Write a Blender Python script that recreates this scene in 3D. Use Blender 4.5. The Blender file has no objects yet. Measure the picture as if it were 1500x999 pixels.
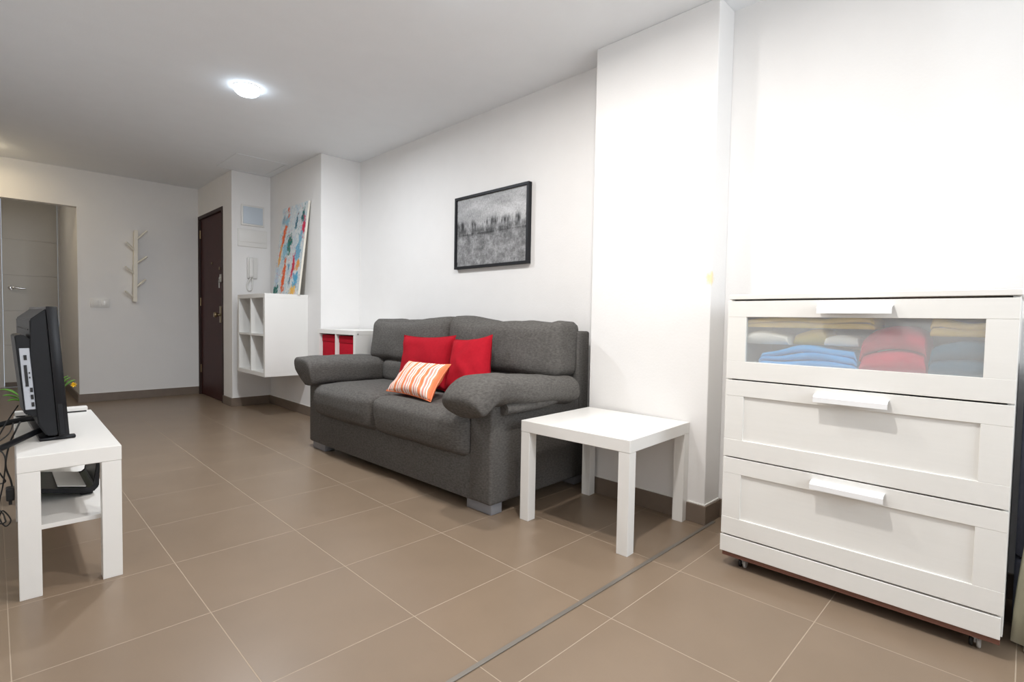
import bpy, bmesh, math, random
from mathutils import Vector, Matrix, noise
C = bpy.context.scene.collection
PI = math.pi
random.seed(7)

# ------------------------------------------------------------------ materials
def lin(c):
    return tuple((x/12.92 if x <= .04045 else ((x+.055)/1.055)**2.4) for x in [v/255 for v in c])
def mat(name, col, rough=.5, metal=0, bump=0, bscale=200, var=0, vscale=8, spec=.5, coat=0, stretch=None):
    m = bpy.data.materials.new(name); m.use_nodes = True
    nt = m.node_tree; b = nt.nodes['Principled BSDF']
    c = lin(col) if max(col) > 1.001 else col
    b.inputs['Base Color'].default_value = (*c, 1)
    b.inputs['Roughness'].default_value = rough
    b.inputs['Metallic'].default_value = metal
    b.inputs['Specular IOR Level'].default_value = spec
    if coat: b.inputs['Coat Weight'].default_value = coat
    tc = nt.nodes.new('ShaderNodeTexCoord')
    src = tc.outputs['Object']
    if stretch:
        mp = nt.nodes.new('ShaderNodeMapping'); mp.inputs['Scale'].default_value = stretch
        nt.links.new(src, mp.inputs['Vector']); src = mp.outputs['Vector']
    n = nt.nodes.new('ShaderNodeTexNoise'); n.inputs['Scale'].default_value = vscale; n.inputs['Detail'].default_value = 6
    nt.links.new(src, n.inputs['Vector'])
    mx = nt.nodes.new('ShaderNodeMix'); mx.data_type = 'RGBA'; mx.blend_type = 'MULTIPLY'
    mx.inputs['Factor'].default_value = 1
    mx.inputs['A'].default_value = (*c, 1)
    rp = nt.nodes.new('ShaderNodeMapRange')
    v = var if var else .02
    rp.inputs['From Min'].default_value = .25; rp.inputs['From Max'].default_value = .75
    rp.inputs['To Min'].default_value = 1-v; rp.inputs['To Max'].default_value = 1+v*.5
    nt.links.new(n.outputs['Fac'], rp.inputs['Value'])
    nt.links.new(rp.outputs['Result'], mx.inputs['B'])
    nt.links.new(mx.outputs['Result'], b.inputs['Base Color'])
    if bump:
        n2 = nt.nodes.new('ShaderNodeTexNoise'); n2.inputs['Scale'].default_value = bscale; n2.inputs['Detail'].default_value = 4
        nt.links.new(tc.outputs['Object'], n2.inputs['Vector'])
        bp = nt.nodes.new('ShaderNodeBump'); bp.inputs['Strength'].default_value = bump; bp.inputs['Distance'].default_value = .002
        nt.links.new(n2.outputs['Fac'], bp.inputs['Height']); nt.links.new(bp.outputs['Normal'], b.inputs['Normal'])
    return m

M = {}
M['wall'] = mat('wall_paint', (232, 230, 228), .85, bump=.25, bscale=90, var=.015)
M['ceiling'] = mat('ceiling_paint', (238, 240, 242), .9, bump=.2, bscale=90, var=.015)
M['skirting'] = mat('skirting_tile', (116, 102, 90), .4, var=.1, vscale=20)
M['lam'] = mat('white_laminate', (233, 231, 227), .35, var=.01)
M['lamb'] = mat('white_shelf_laminate', (230, 228, 224), .4, var=.01)
M['dress'] = mat('white_foil_wood', (231, 229, 224), .38, var=.015, stretch=(4, 1, 14), bump=.05, bscale=120)
M['whitemetal'] = mat('white_metal', (240, 240, 240), .3)
M['whiteplastic'] = mat('white_plastic', (226, 224, 220), .4)
M['creamplastic'] = mat('cream_plastic', (232, 226, 212), .45)
M['fabric'] = mat('charcoal_fabric', (98, 95, 92), .95, bump=.8, bscale=300, var=.38, vscale=70, spec=.15, stretch=(1, 1, 2.2))
M['greyfoot'] = mat('grey_plastic_foot', (132, 132, 136), .45)
M['red'] = mat('red_cotton', (168, 26, 40), .9, bump=.3, bscale=350, var=.1, vscale=60, spec=.1)
M['redbox'] = mat('red_box_fabric', (182, 28, 46), .9, bump=.3, bscale=300, var=.08, vscale=40, spec=.1)
M['brown'] = mat('dark_brown_wood', (66, 32, 30), .5, var=.25, vscale=6, stretch=(20, 20, 1.2), spec=.2)
M['brownframe'] = mat('dark_brown_frame', (52, 34, 30), .5, spec=.25, var=.2, vscale=10, stretch=(12, 12, 1))
M['brownboard'] = mat('brown_board', (112, 72, 58), .6, var=.2, vscale=14, stretch=(8, 1, 8))
M['tvblack'] = mat('matte_black_plastic', (17, 18, 22), .5, spec=.3, bump=.1, bscale=500)
M['tvgloss'] = mat('gloss_black_plastic', (16, 16, 20), .35, spec=.3)
M['port'] = mat('silver_port_panel', (176, 180, 188), .4)
M['black'] = mat('black_rubber', (16, 16, 17), .5)
M['steel'] = mat('brushed_steel', (190, 188, 182), .3, metal=1)
M['brass'] = mat('aged_brass', (150, 132, 104), .35, metal=1)
M['thr'] = mat('grey_metal_strip', (140, 134, 126), .45, metal=.6)
M['fuse'] = mat('pale_blue_cover', (196, 206, 216), .4)
M['canvasedge'] = mat('canvas_edge', (232, 226, 212), .8)
M['frameblack'] = mat('black_frame_wood', (24, 25, 30), .5, spec=.3)
M['doorwhite'] = mat('white_door_paint', (222, 220, 216), .45)
M['green'] = mat('leaf_green', (92, 150, 50), .5, var=.3, vscale=30)
M['yellow'] = mat('petal_yellow', (238, 190, 24), .6, var=.15, vscale=40)
M['pot'] = mat('terracotta_pot', (150, 88, 60), .8, var=.15)
M['soil'] = mat('potting_soil', (48, 36, 28), .95, bump=.6, bscale=80, var=.3, vscale=50)
M['cream'] = mat('cream_curtain_cotton', (206, 200, 174), .9, bump=.2, bscale=260, var=.06, vscale=20)
M['darkgrey'] = mat('dark_blue_grey_fill', (104, 106, 122), .85, bump=.2, bscale=300, var=.1, vscale=60)
M['paper'] = mat('white_paper', (236, 235, 230), .8)
M['chrome'] = mat('chrome', (220, 220, 220), .12, metal=1)
M['grey_tyre'] = mat('grey_castor_wheel', (172, 170, 168), .4)
M['cl_yellow'] = mat('yellow_cotton', (252, 216, 108), .95, var=.12, vscale=30, spec=.1)
M['cl_blue'] = mat('sky_blue_cotton', (70, 168, 232), .95, var=.12, vscale=30, spec=.1)
M['cl_white'] = mat('white_cotton', (238, 236, 228), .95, var=.06, vscale=30, spec=.1)
M['cl_red'] = mat('crimson_cotton', (206, 44, 74), .95, var=.14, vscale=24, spec=.1)
M['cl_teal'] = mat('slate_teal_cotton', (52, 102, 126), .95, var=.14, vscale=24, spec=.1)

def emis(name, col, s):
    m = bpy.data.materials.new(name); m.use_nodes = True
    b = m.node_tree.nodes['Principled BSDF']
    b.inputs['Base Color'].default_value = (.8, .8, .8, 1)
    b.inputs['Emission Color'].default_value = (*col, 1); b.inputs['Emission Strength'].default_value = s
    return m

def glass(name, tint, haze, rough=.1, milk=(.8, .8, .8)):
    m = bpy.data.materials.new(name); m.use_nodes = True
    nt = m.node_tree; nt.nodes.clear()
    o = nt.nodes.new('ShaderNodeOutputMaterial')
    t = nt.nodes.new('ShaderNodeBsdfTransparent'); t.inputs['Color'].default_value = (*tint, 1)
    d = nt.nodes.new('ShaderNodeBsdfDiffuse'); d.inputs['Color'].default_value = (*milk, 1)
    g = nt.nodes.new('ShaderNodeBsdfGlossy'); g.inputs['Roughness'].default_value = rough
    m1 = nt.nodes.new('ShaderNodeMixShader'); m1.inputs['Fac'].default_value = haze
    m2 = nt.nodes.new('ShaderNodeMixShader'); m2.inputs['Fac'].default_value = .05
    nt.links.new(t.outputs[0], m1.inputs[1]); nt.links.new(d.outputs[0], m1.inputs[2])
    nt.links.new(m1.outputs[0], m2.inputs[1]); nt.links.new(g.outputs[0], m2.inputs[2])
    nt.links.new(m2.outputs[0], o.inputs['Surface'])
    return m
M['frosted'] = glass('frosted_drawer_glass', (.97, .98, .98), .2)
M['winglass'] = glass('window_glass', (.97, .98, .98), .0, .02)

def attr_mat(name, rough=.7):
    m = bpy.data.materials.new(name); m.use_nodes = True
    nt = m.node_tree; b = nt.nodes['Principled BSDF']
    a = nt.nodes.new('ShaderNodeVertexColor'); a.layer_name = 'Col'
    nt.links.new(a.outputs['Color'], b.inputs['Base Color']); b.inputs['Roughness'].default_value = rough
    return m

# floor tiles: two grids either side of the threshold strip
OX, OY, SX, SY = .4535, 1.718, .4336, .4364
THY = .982
def tile_mat():
    m = bpy.data.materials.new('taupe_floor_tiles'); m.use_nodes = True
    nt = m.node_tree; b = nt.nodes['Principled BSDF']; L = nt.links.new
    tc = nt.nodes.new('ShaderNodeTexCoord'); sp = nt.nodes.new('ShaderNodeSeparateXYZ'); L(tc.outputs['Object'], sp.inputs[0])
    def mth(op, a, bb=None, cc=None):
        n = nt.nodes.new('ShaderNodeMath'); n.operation = op
        for i, v in enumerate((a, bb, cc)):
            if v is None: continue
            if isinstance(v, (int, float)): n.inputs[i].default_value = v
            else: L(v, n.inputs[i])
        return n.outputs[0]
    X, Y = sp.outputs['X'], sp.outputs['Y']
    near = mth('LESS_THAN', Y, THY)
    offx = mth('MULTIPLY_ADD', near, -.008, OX)
    offy = mth('MULTIPLY_ADD', near, .428-OY, OY)
    tx = mth('DIVIDE', mth('SUBTRACT', X, offx), SX); ty = mth('DIVIDE', mth('SUBTRACT', Y, offy), SY)
    def edge(t, s):
        f = mth('FRACT', t)
        d = mth('MINIMUM', f, mth('SUBTRACT', 1.0, f))
        return mth('MULTIPLY', d, s)
    d = mth('MINIMUM', edge(tx, SX), edge(ty, SY))
    mr = nt.nodes.new('ShaderNodeMapRange'); mr.inputs['From Min'].default_value = .0009; mr.inputs['From Max'].default_value = .0018
    mr.inputs['To Min'].default_value = 1; mr.inputs['To Max'].default_value = 0; L(d, mr.inputs['Value'])
    grout = mr.outputs['Result']
    # per-tile tint
    cmb = nt.nodes.new('ShaderNodeCombineXYZ'); L(mth('FLOOR', tx), cmb.inputs[0]); L(mth('FLOOR', ty), cmb.inputs[1]); L(near, cmb.inputs[2])
    wn = nt.nodes.new('ShaderNodeTexWhiteNoise'); L(cmb.outputs[0], wn.inputs['Vector'])
    n1 = nt.nodes.new('ShaderNodeTexNoise'); n1.inputs['Scale'].default_value = 5; n1.inputs['Detail'].default_value = 5
    va = nt.nodes.new('ShaderNodeVectorMath'); va.operation = 'ADD'; L(tc.outputs['Object'], va.inputs[0]); L(wn.outputs['Color'], va.inputs[1])
    L(va.outputs[0], n1.inputs['Vector'])
    n2 = nt.nodes.new('ShaderNodeTexNoise'); n2.inputs['Scale'].default_value = 380; n2.inputs['Detail'].default_value = 2; L(tc.outputs['Object'], n2.inputs['Vector'])
    k = mth('ADD', mth('MULTIPLY', wn.outputs['Value'], .05), mth('ADD', mth('MULTIPLY', n1.outputs['Fac'], .22), mth('MULTIPLY', n2.outputs['Fac'], .10)))
    k = mth('ADD', k, .815)
    tile = nt.nodes.new('ShaderNodeMix'); tile.data_type = 'RGBA'; tile.blend_type = 'MULTIPLY'; tile.inputs['Factor'].default_value = 1
    tile.inputs['A'].default_value = (*lin((132, 114, 96)), 1); L(k, tile.inputs['B'])
    mx = nt.nodes.new('ShaderNodeMix'); mx.data_type = 'RGBA'; L(grout, mx.inputs['Factor'])
    L(tile.outputs['Result'], mx.inputs['A']); mx.inputs['B'].default_value = (*lin((172, 155, 136)), 1)
    L(mx.outputs['Result'], b.inputs['Base Color'])
    L(mth('MULTIPLY_ADD', grout, .4, .33), b.inputs['Roughness'])
    b.inputs['Specular IOR Level'].default_value = .45
    bp = nt.nodes.new('ShaderNodeBump'); bp.inputs['Strength'].default_value = .5; bp.inputs['Distance'].default_value = .002
    L(mth('SUBTRACT', mth('MULTIPLY', n2.outputs['Fac'], .06), grout), bp.inputs['Height']); L(bp.outputs['Normal'], b.inputs['Normal'])
    return m
M['tile'] = tile_mat()

def stripe_mat():
    m = bpy.data.materials.new('orange_striped_cotton'); m.use_nodes = True
    nt = m.node_tree; b = nt.nodes['Principled BSDF']
    uv = nt.nodes.new('ShaderNodeUVMap'); sp = nt.nodes.new('ShaderNodeSeparateXYZ'); nt.links.new(uv.outputs[0], sp.inputs[0])
    mu = nt.nodes.new('ShaderNodeMath'); mu.operation = 'MULTIPLY'; mu.inputs[1].default_value = 5.2; nt.links.new(sp.outputs['X'], mu.inputs[0])
    fr = nt.nodes.new('ShaderNodeMath'); fr.operation = 'FRACT'; nt.links.new(mu.outputs[0], fr.inputs[0])
    cr = nt.nodes.new('ShaderNodeValToRGB'); cr.color_ramp.interpolation = 'CONSTANT'
    cols = [(0, (240, 138, 96)), (.17, (246, 206, 186)), (.24, (250, 240, 230)), (.34, (206, 150, 136)), (.37, (238, 158, 142)), (.52, (252, 242, 234)), (.64, (224, 140, 124)), (.69, (246, 196, 170)), (.77, (252, 244, 236)), (.87, (196, 120, 100)), (.90, (242, 150, 104))]
    e = cr.color_ramp.elements
    e[0].position = 0; e[0].color = (*lin(cols[0][1]), 1); e[1].position = cols[1][0]; e[1].color = (*lin(cols[1][1]), 1)
    for p, c in cols[2:]:
        x = e.new(p); x.color = (*lin(c), 1)
    nt.links.new(fr.outputs[0], cr.inputs[0]); nt.links.new(cr.outputs[0], b.inputs['Base Color'])
    b.inputs['Roughness'].default_value = .9; b.inputs['Specular IOR Level'].default_value = .1
    return m
M['stripe'] = stripe_mat()

def column_mat():   # white paint with the small yellow stain at the column's corner
    m = M['wall'].copy(); m.name = 'wall_paint_with_yellow_stain'
    nt = m.node_tree; b = nt.nodes['Principled BSDF']; L = nt.links.new
    old = b.inputs['Base Color'].links[0].from_socket
    ge = nt.nodes.new('ShaderNodeNewGeometry')
    n = nt.nodes.new('ShaderNodeTexNoise'); n.inputs['Scale'].default_value = 45; L(ge.outputs['Position'], n.inputs['Vector'])
    vs = nt.nodes.new('ShaderNodeVectorMath'); vs.operation = 'SUBTRACT'; L(ge.outputs['Position'], vs.inputs[0]); vs.inputs[1].default_value = (2.235, 1.0, 1.1)
    vm = nt.nodes.new('ShaderNodeVectorMath'); vm.operation = 'MULTIPLY'; L(vs.outputs[0], vm.inputs[0]); vm.inputs[1].default_value = (1.2, 1.2, .85)
    ln = nt.nodes.new('ShaderNodeVectorMath'); ln.operation = 'LENGTH'; L(vm.outputs[0], ln.inputs[0])
    ad = nt.nodes.new('ShaderNodeMath'); ad.operation = 'MULTIPLY_ADD'; L(n.outputs['Fac'], ad.inputs[0]); ad.inputs[1].default_value = .05; L(ln.outputs['Value'], ad.inputs[2])
    mr = nt.nodes.new('ShaderNodeMapRange'); mr.inputs['From Min'].default_value = .035; mr.inputs['From Max'].default_value = .055
    mr.inputs['To Min'].default_value = .6; mr.inputs['To Max'].default_value = 0; L(ad.outputs[0], mr.inputs['Value'])
    mx = nt.nodes.new('ShaderNodeMix'); mx.data_type = 'RGBA'; L(mr.outputs['Result'], mx.inputs['Factor'])
    L(old, mx.inputs['A']); mx.inputs['B'].default_value = (*lin((240, 205, 120)), 1)
    L(mx.outputs['Result'], b.inputs['Base Color'])
    return m
M['column'] = column_mat()

# ------------------------------------------------------------------ mesh helpers
def NB(): return bmesh.new()
def box(bm, x0, x1, y0, y1, z0, z1, bev=0, seg=2):
    t = bmesh.new(); bmesh.ops.create_cube(t, size=1)
    for v in t.verts:
        v.co = Vector(((x0+x1)/2+v.co.x*(x1-x0), (y0+y1)/2+v.co.y*(y1-y0), (z0+z1)/2+v.co.z*(z1-z0)))
    if bev: bmesh.ops.bevel(t, geom=t.edges[:], offset=bev, segments=seg, affect='EDGES', profile=.5)
    me = bpy.data.meshes.new('t'); t.to_mesh(me); t.free(); bm.from_mesh(me); bpy.data.meshes.remove(me)
    return bm
def bx(*a, **k): return box(NB(), *a, **k)
def rbox(hx, hy, hz, r, n=14, puff=(0, 0, 0), nz=0, nscale=6, seed=0, c=(0, 0, 0), fn=None):
    """soft rounded block; puff = extra bulge of the faces normal to x, y, z"""
    bm = NB(); bmesh.ops.create_cube(bm, size=2)
    bmesh.ops.subdivide_edges(bm, edges=bm.edges[:], cuts=n, use_grid_fill=True)
    h = Vector((hx, hy, hz)); r = min(r, hx, hy, hz)
    for v in bm.verts:
        u = v.co.copy()
        p = Vector((u.x*hx, u.y*hy, u.z*hz))
        # concentrate vertices near the rims
        q = Vector([max(-(h[i]-r), min(h[i]-r, p[i])) for i in range(3)])
        d = p-q
        if d.length > 1e-9: p = q+d.normalized()*r
        w = Vector(((1-u.y**4)*(1-u.z**4), (1-u.x**4)*(1-u.z**4), (1-u.x**4)*(1-u.y**4)))
        for i in range(3):
            if abs(u[i]) > .5: p[i] += math.copysign(puff[i]*w[i]*((abs(u[i])-.5)*2), u[i])
        if nz:
            nn = noise.noise_vector(p*nscale+Vector((seed*7.1, seed*3.3, 0)))
            p += nn*nz
        if fn: p = fn(p, u)
        v.co = p+Vector(c)
    return bm
def tube(bm, pts, r, n=8, closed=False, cap=True):
    pts = [Vector(p) for p in pts]; rings = []
    up = Vector((0, 0, 1)); prev = None
    N = len(pts)
    for i, p in enumerate(pts):
        a = pts[(i-1) % N] if (closed or i > 0) else p; b = pts[(i+1) % N] if (closed or i < N-1) else p
        t = (b-a).normalized()
        if prev is None:
            s = t.cross(up)
            if s.length < 1e-4: s = t.cross(Vector((1, 0, 0)))
        else: s = prev-t*prev.dot(t)
        s.normalize(); prev = s; w = t.cross(s)
        rr = r[i] if isinstance(r, (list, tuple)) else r
        rings.append([bm.verts.new(p+(s*math.cos(2*PI*k/n)+w*math.sin(2*PI*k/n))*rr) for k in range(n)])
    m = N if closed else N-1
    for i in range(m):
        A, B = rings[i], rings[(i+1) % N]
        for k in range(n): bm.faces.new((A[k], A[(k+1) % n], B[(k+1) % n], B[k]))
    if cap and not closed:
        bm.faces.new(rings[0][::-1]); bm.faces.new(rings[-1])
    return bm
def spl(pts, n=8):
    P = [Vector(p) for p in pts]; out = []
    for i in range(len(P)-1):
        a = P[max(i-1, 0)]; b = P[i]; c = P[i+1]; d = P[min(i+2, len(P)-1)]
        for k in range(n):
            t = k/n
            out.append(.5*((2*b)+(c-a)*t+(2*a-5*b+4*c-d)*t*t+(3*b-a-3*c+d)*t**3))
    return out+[P[-1]]
def lathe(bm, prof, c=(0, 0, 0), n=32, axis='Z'):
    rings = []
    for r, z in prof:
        ring = []
        for k in range(n):
            a = 2*PI*k/n
            p = (r*math.cos(a), r*math.sin(a), z)
            if axis == 'X': p = (p[2], p[0], p[1])
            if axis == 'Y': p = (p[0], p[2], p[1])
            ring.append(bm.verts.new(Vector(c)+Vector(p)))
        rings.append(ring)
    for A, B in zip(rings, rings[1:]):
        for k in range(n): bm.faces.new((A[k], A[(k+1) % n], B[(k+1) % n], B[k]))
    bm.faces.new(rings[0][::-1]); bm.faces.new(rings[-1])
    return bm
def prism(bm, poly, axis, a, b):
    """extrude a 2-D outline along an axis; poly given in the other two axes in order"""
    def P(q, t):
        return {'X': (t, q[0], q[1]), 'Y': (q[0], t, q[1]), 'Z': (q[0], q[1], t)}[axis]
    A = [bm.verts.new(P(q, a)) for q in poly]; B = [bm.verts.new(P(q, b)) for q in poly]
    n = len(poly)
    for i in range(n): bm.faces.new((A[i], A[(i+1) % n], B[(i+1) % n], B[i]))
    bm.faces.new(A[::-1]); bm.faces.new(B)
    return bm
def obj(name, bm, m, parent=None, smooth=False, local=False):
    """ONE mesh object. Coordinates are world ones unless local; a parented part is moved into its thing's frame."""
    bmesh.ops.recalc_face_normals(bm, faces=bm.faces[:])
    if parent is not None and not local:
        inv = frame(parent).inverted()
        for v in bm.verts: v.co = inv @ v.co
    me = bpy.data.meshes.new(name); bm.to_mesh(me); bm.free()
    if smooth is True:
        for p in me.polygons: p.use_smooth = True
    elif smooth == 'auto':
        for p in me.polygons: p.use_smooth = True
        me.set_sharp_from_angle(angle=math.radians(40))
    o = bpy.data.objects.new(name, me); C.objects.link(o)
    for mm in (m if isinstance(m, (list, tuple)) else [m]): me.materials.append(mm)
    if parent is not None: o.parent = parent
    return o
def frame(o):
    m = Matrix.Translation(o.location) @ o.rotation_euler.to_matrix().to_4x4()
    return frame(o.parent) @ m if o.parent else m
def thing(name, label, cat, loc=(0, 0, 0), rz=0, group=None):
    o = bpy.data.objects.new(name, None); C.objects.link(o); o.empty_display_size = .1
    o.location = loc; o.rotation_euler = (0, 0, rz); o['label'] = label; o['category'] = cat
    if group: o['group'] = group
    return o
def tag(o, label, cat, group=None):
    o['label'] = label; o['category'] = cat
    if group: o['group'] = group
    return o
def struct(name, bm, m, label, cat, smooth=False):
    o = obj(name, bm, m, smooth=smooth); o['kind'] = 'structure'; o['label'] = label; o['category'] = cat
    return o
def dup(root, loc, label):
    r = root.copy(); C.objects.link(r); r.location = loc; r['label'] = label
    for ch in list(root.children):
        c = ch.copy(); C.objects.link(c); c.parent = r
        for g in ch.children:
            d = g.copy(); C.objects.link(d); d.parent = c
    return r

# ------------------------------------------------------------------ room shell
ZC = 2.304
XR = 2.387           # sofa wall
XL = -.25            # wall behind the television
YB = -1.9            # wall behind the photographer
YF = 6.68            # far wall
struct('floor', bx(XL-.1, XR+.1, YB-.1, 8.7, -.08, 0), M['tile'], 'taupe matte ceramic tile floor of the whole room', 'floor')
struct('ceiling', bx(XL-.1, XR+.1, YB-.1, YF+.1, ZC, ZC+.1), M['ceiling'], 'flat white painted ceiling', 'ceiling')
struct('wall_right', bx(XR, XR+.1, YB-.1, 4.37, 0, ZC), M['wall'], 'white wall behind the sofa and the chest of drawers', 'wall')
bm = bx(2.235, XR, 1.0, 1.645, 0, ZC, bev=.004)
struct('wall_right_column', bm, M['column'], 'white square column standing out of the wall behind the small side table', 'wall')
bm = bx(2.022, XR+.1, 4.37, 5.527, 0, ZC, bev=.004)
struct('wall_right_pier', bm, M['wall'], 'white projecting wall behind the hanging cube shelf', 'wall')
bm = bx(1.66, XR+.1, 5.527, 5.80, 0, ZC, bev=.004)
box(bm, 1.66, 1.78, 5.80, 6.66, 1.995, ZC); box(bm, 1.66, 1.78, 6.66, YF+.1, 0, ZC); box(bm, 1.76, 1.8, 5.80, 6.66, 0, 1.995)
struct('wall_entrance', bm, M['wall'], 'white wall around the brown front door', 'wall')
bm = NB()
box(bm, .606, 1.66, YF, YF+.1, 0, ZC); box(bm, XL, .606, YF, YF+.1, 1.94, ZC)
struct('wall_far', bm, M['wall'], 'white end wall carrying the coat rack, with a wide opening at its left', 'wall')
struct('wall_left', bx(XL-.1, XL, YB-.1, 8.7, 0, ZC), M['wall'], 'white wall on the television side', 'wall')
bm = NB(); WX0, WX1, WZ0, WZ1 = .5, 2.0, .95, 2.1
box(bm, XL-.1, WX0, YB-.1, YB, 0, ZC); box(bm, WX1, XR+.1, YB-.1, YB, 0, ZC)
box(bm, WX0, WX1, YB-.1, YB, 0, WZ0); box(bm, WX0, WX1, YB-.1, YB, WZ1, ZC)
struct('wall_back', bm, M['wall'], 'white wall behind the photographer with the window', 'wall')
bm = NB()
box(bm, .606, .706, YF+.1, 8.5, 0, 2.38); box(bm, XL, .706, YF+.1, 8.6, 2.30, 2.38)
box(bm, XL, .706, 8.5, 8.6, 2.28, 2.30); box(bm, .596, .706, 8.5, 8.6, 0, 2.28)
box(bm, XL, .06, 8.5, 8.6, 0, 2.28)
struct('wall_hall', bm, M['wall'], 'plain walls of the dim hall behind the opening', 'wall')

# skirting
def skirt(name, segs, label):
    bm = NB()
    for s in segs: box(bm, *s, 0, .085, bev=.0015, seg=1)
    struct(name, bm, M['skirting'], label, 'skirting')
t = .012
skirt('baseboard_right', [(XR-t, XR, .0-1.9, 1.0, ), (XR-t, XR, 1.645, 4.37)], 'taupe tile skirting at the foot of the sofa wall')
skirt('baseboard_column', [(2.235-t, 2.235, 1.0-t, 1.645+t), (2.235, XR-t, 1.0-t, 1.0), (2.235, XR-t, 1.645, 1.645+t)], 'taupe tile skirting round the white column')
skirt('baseboard_pier', [(2.022-t, 2.022, 4.37-t, 5.527-t), (2.022, XR-t, 4.37-t, 4.37), (1.66-t, 2.022, 5.527-t, 5.527), (1.66-t, 1.66, 5.527, 5.79)], 'taupe tile skirting under the hanging cube shelf')
skirt('baseboard_far', [(.606-t, 1.66-.001, YF-t, YF), (.606-t, .606, YF, 8.5-.001)], 'taupe tile skirting along the far wall')
skirt('baseboard_left', [(XL, XL+t, YB+.02, YF)], 'taupe tile skirting behind the television bench')
bm = bx(.3-.55, 2.30, THY-.008, THY+.006, .0005, .004, bev=.001, seg=1)
struct('trim_1', bm, M['thr'], 'thin grey metal threshold strip set across the floor tiles', 'threshold strip')
# pale joint line above the skirting
bm = NB()
for s in [(XR-.005, XR, 1.65, 4.37), (2.230, 2.235, .995, 1.645), (2.235, XR-.004, .995, 1.0), (2.017, 2.022, 4.365, 5.522), (1.655, 2.02, 5.522, 5.527), (.606, 1.655, YF-.005, YF)]:
    box(bm, *s, .085, .089)
struct('trim_2', bm, M['paper'], 'pale sealant line running along the top of the skirting', 'sealant')

# window behind the photographer
w = thing('window_1', 'white framed window behind the photographer', 'window', ((WX0+WX1)/2, YB, WZ0)); w['kind'] = 'structure'
bm = NB()
for a in (WX0, (WX0+WX1)/2-.03, WX1-.06): box(bm, a, a+.06, YB-.07, YB-.02, WZ0, WZ1, bev=.003, seg=1)
box(bm, WX0, WX1, YB-.07, YB-.02, WZ0, WZ0+.06, bev=.003, seg=1); box(bm, WX0, WX1, YB-.07, YB-.02, WZ1-.06, WZ1, bev=.003, seg=1)
obj('window_frame', bm, M['whiteplastic'], w)
obj('window_pane', bx(WX0+.05, WX1-.05, YB-.05, YB-.044, WZ0+.05, WZ1-.05), M['winglass'], w)

# brown front door (in the entrance wall, facing -x)
d = thing('door_1', 'dark brown wooden front door in the corner of the far wall', 'door', (1.68, 6.23, 0)); d['kind'] = 'structure'
obj('door_leaf', bx(1.674, 1.715, 5.832, 6.628, .004, 1.955, bev=.003), M['brown'], d)
bm = NB(); box(bm, 1.652, 1.74, 5.795, 5.83, 0, 1.993, bev=.003); box(bm, 1.652, 1.74, 6.63, 6.665, 0, 1.993, bev=.003); box(bm, 1.652, 1.74, 5.83, 6.63, 1.957, 1.993, bev=.003)
obj('door_frame', bm, M['brownframe'], d)
bm = NB(); lathe(bm, [(.004, 0), (.026, 0), (.028, -.004), (.012, -.008), (.01, -.03), (.024, -.036), (.03, -.05), (.024, -.064), (.004, -.068)], (1.674, 5.93, .90), 24, 'X')
box(bm, 1.668, 1.675, 5.90, 5.96, .82, .99, bev=.003)
k = obj('door_knob', bm, M['brass'], d, 'auto'); k['label'] = 'round brass door knob on its plate'
bm = NB(); lathe(bm, [(.003, 0), (.014, 0), (.014, -.006), (.009, -.008), (.003, -.008)], (1.674, 6.22, 1.45), 20, 'X')
obj('peephole', bm, M['brass'], d, 'auto')
bm = NB(); box(bm, 1.655, 1.675, 5.845, 5.905, 1.235, 1.315, bev=.004); box(bm, 1.645, 1.655, 5.862, 5.888, 1.262, 1.288, bev=.003)
k = obj('night_latch', bm, M['steel'], d); k['label'] = 'metal latch case'
bm = NB(); lathe(bm, [(.003, 0), (.016, 0), (.016, -.007), (.003, -.007)], (1.674, 5.95, 1.38), 20, 'X')
obj('lock_cylinder', bm, M['brass'], d, 'auto')
for zz in (.25, 1.0, 1.75):
    bm = NB(); tube(bm, [(1.668, 6.632, zz), (1.668, 6.632, zz+.09)], .007, 10); obj('hinge', bm, M['brass'], d, 'auto')
# keys hanging from the latch
bm = NB(); tube(bm, [(1.640, 5.86+.012*math.cos(a), 1.262+.012*math.sin(a)) for a in [2*PI*i/20 for i in range(20)]], .0012, 6, closed=True)
kk = thing('key_ring', 'bunch of silver keys hanging at the edge of the brown front door', 'keys', (1.64, 5.86, 1.25))
obj('ring', bm, M['steel'], kk, True)
for j in range(4):
    bm = NB(); y0 = 5.852+.005*j
    lathe(bm, [(.002, -.001), (.011, -.001), (.011, .001), (.002, .001)], (1.634+.004*j, y0, 1.238), 16, 'X')
    box(bm, 1.633+.004*j, 1.635+.004*j, y0-.003, y0+.003, 1.175, 1.23); box(bm, 1.633+.004*j, 1.635+.004*j, y0-.006, y0+.003, 1.182, 1.19)
    obj('key', bm, M['steel'], kk)

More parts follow.
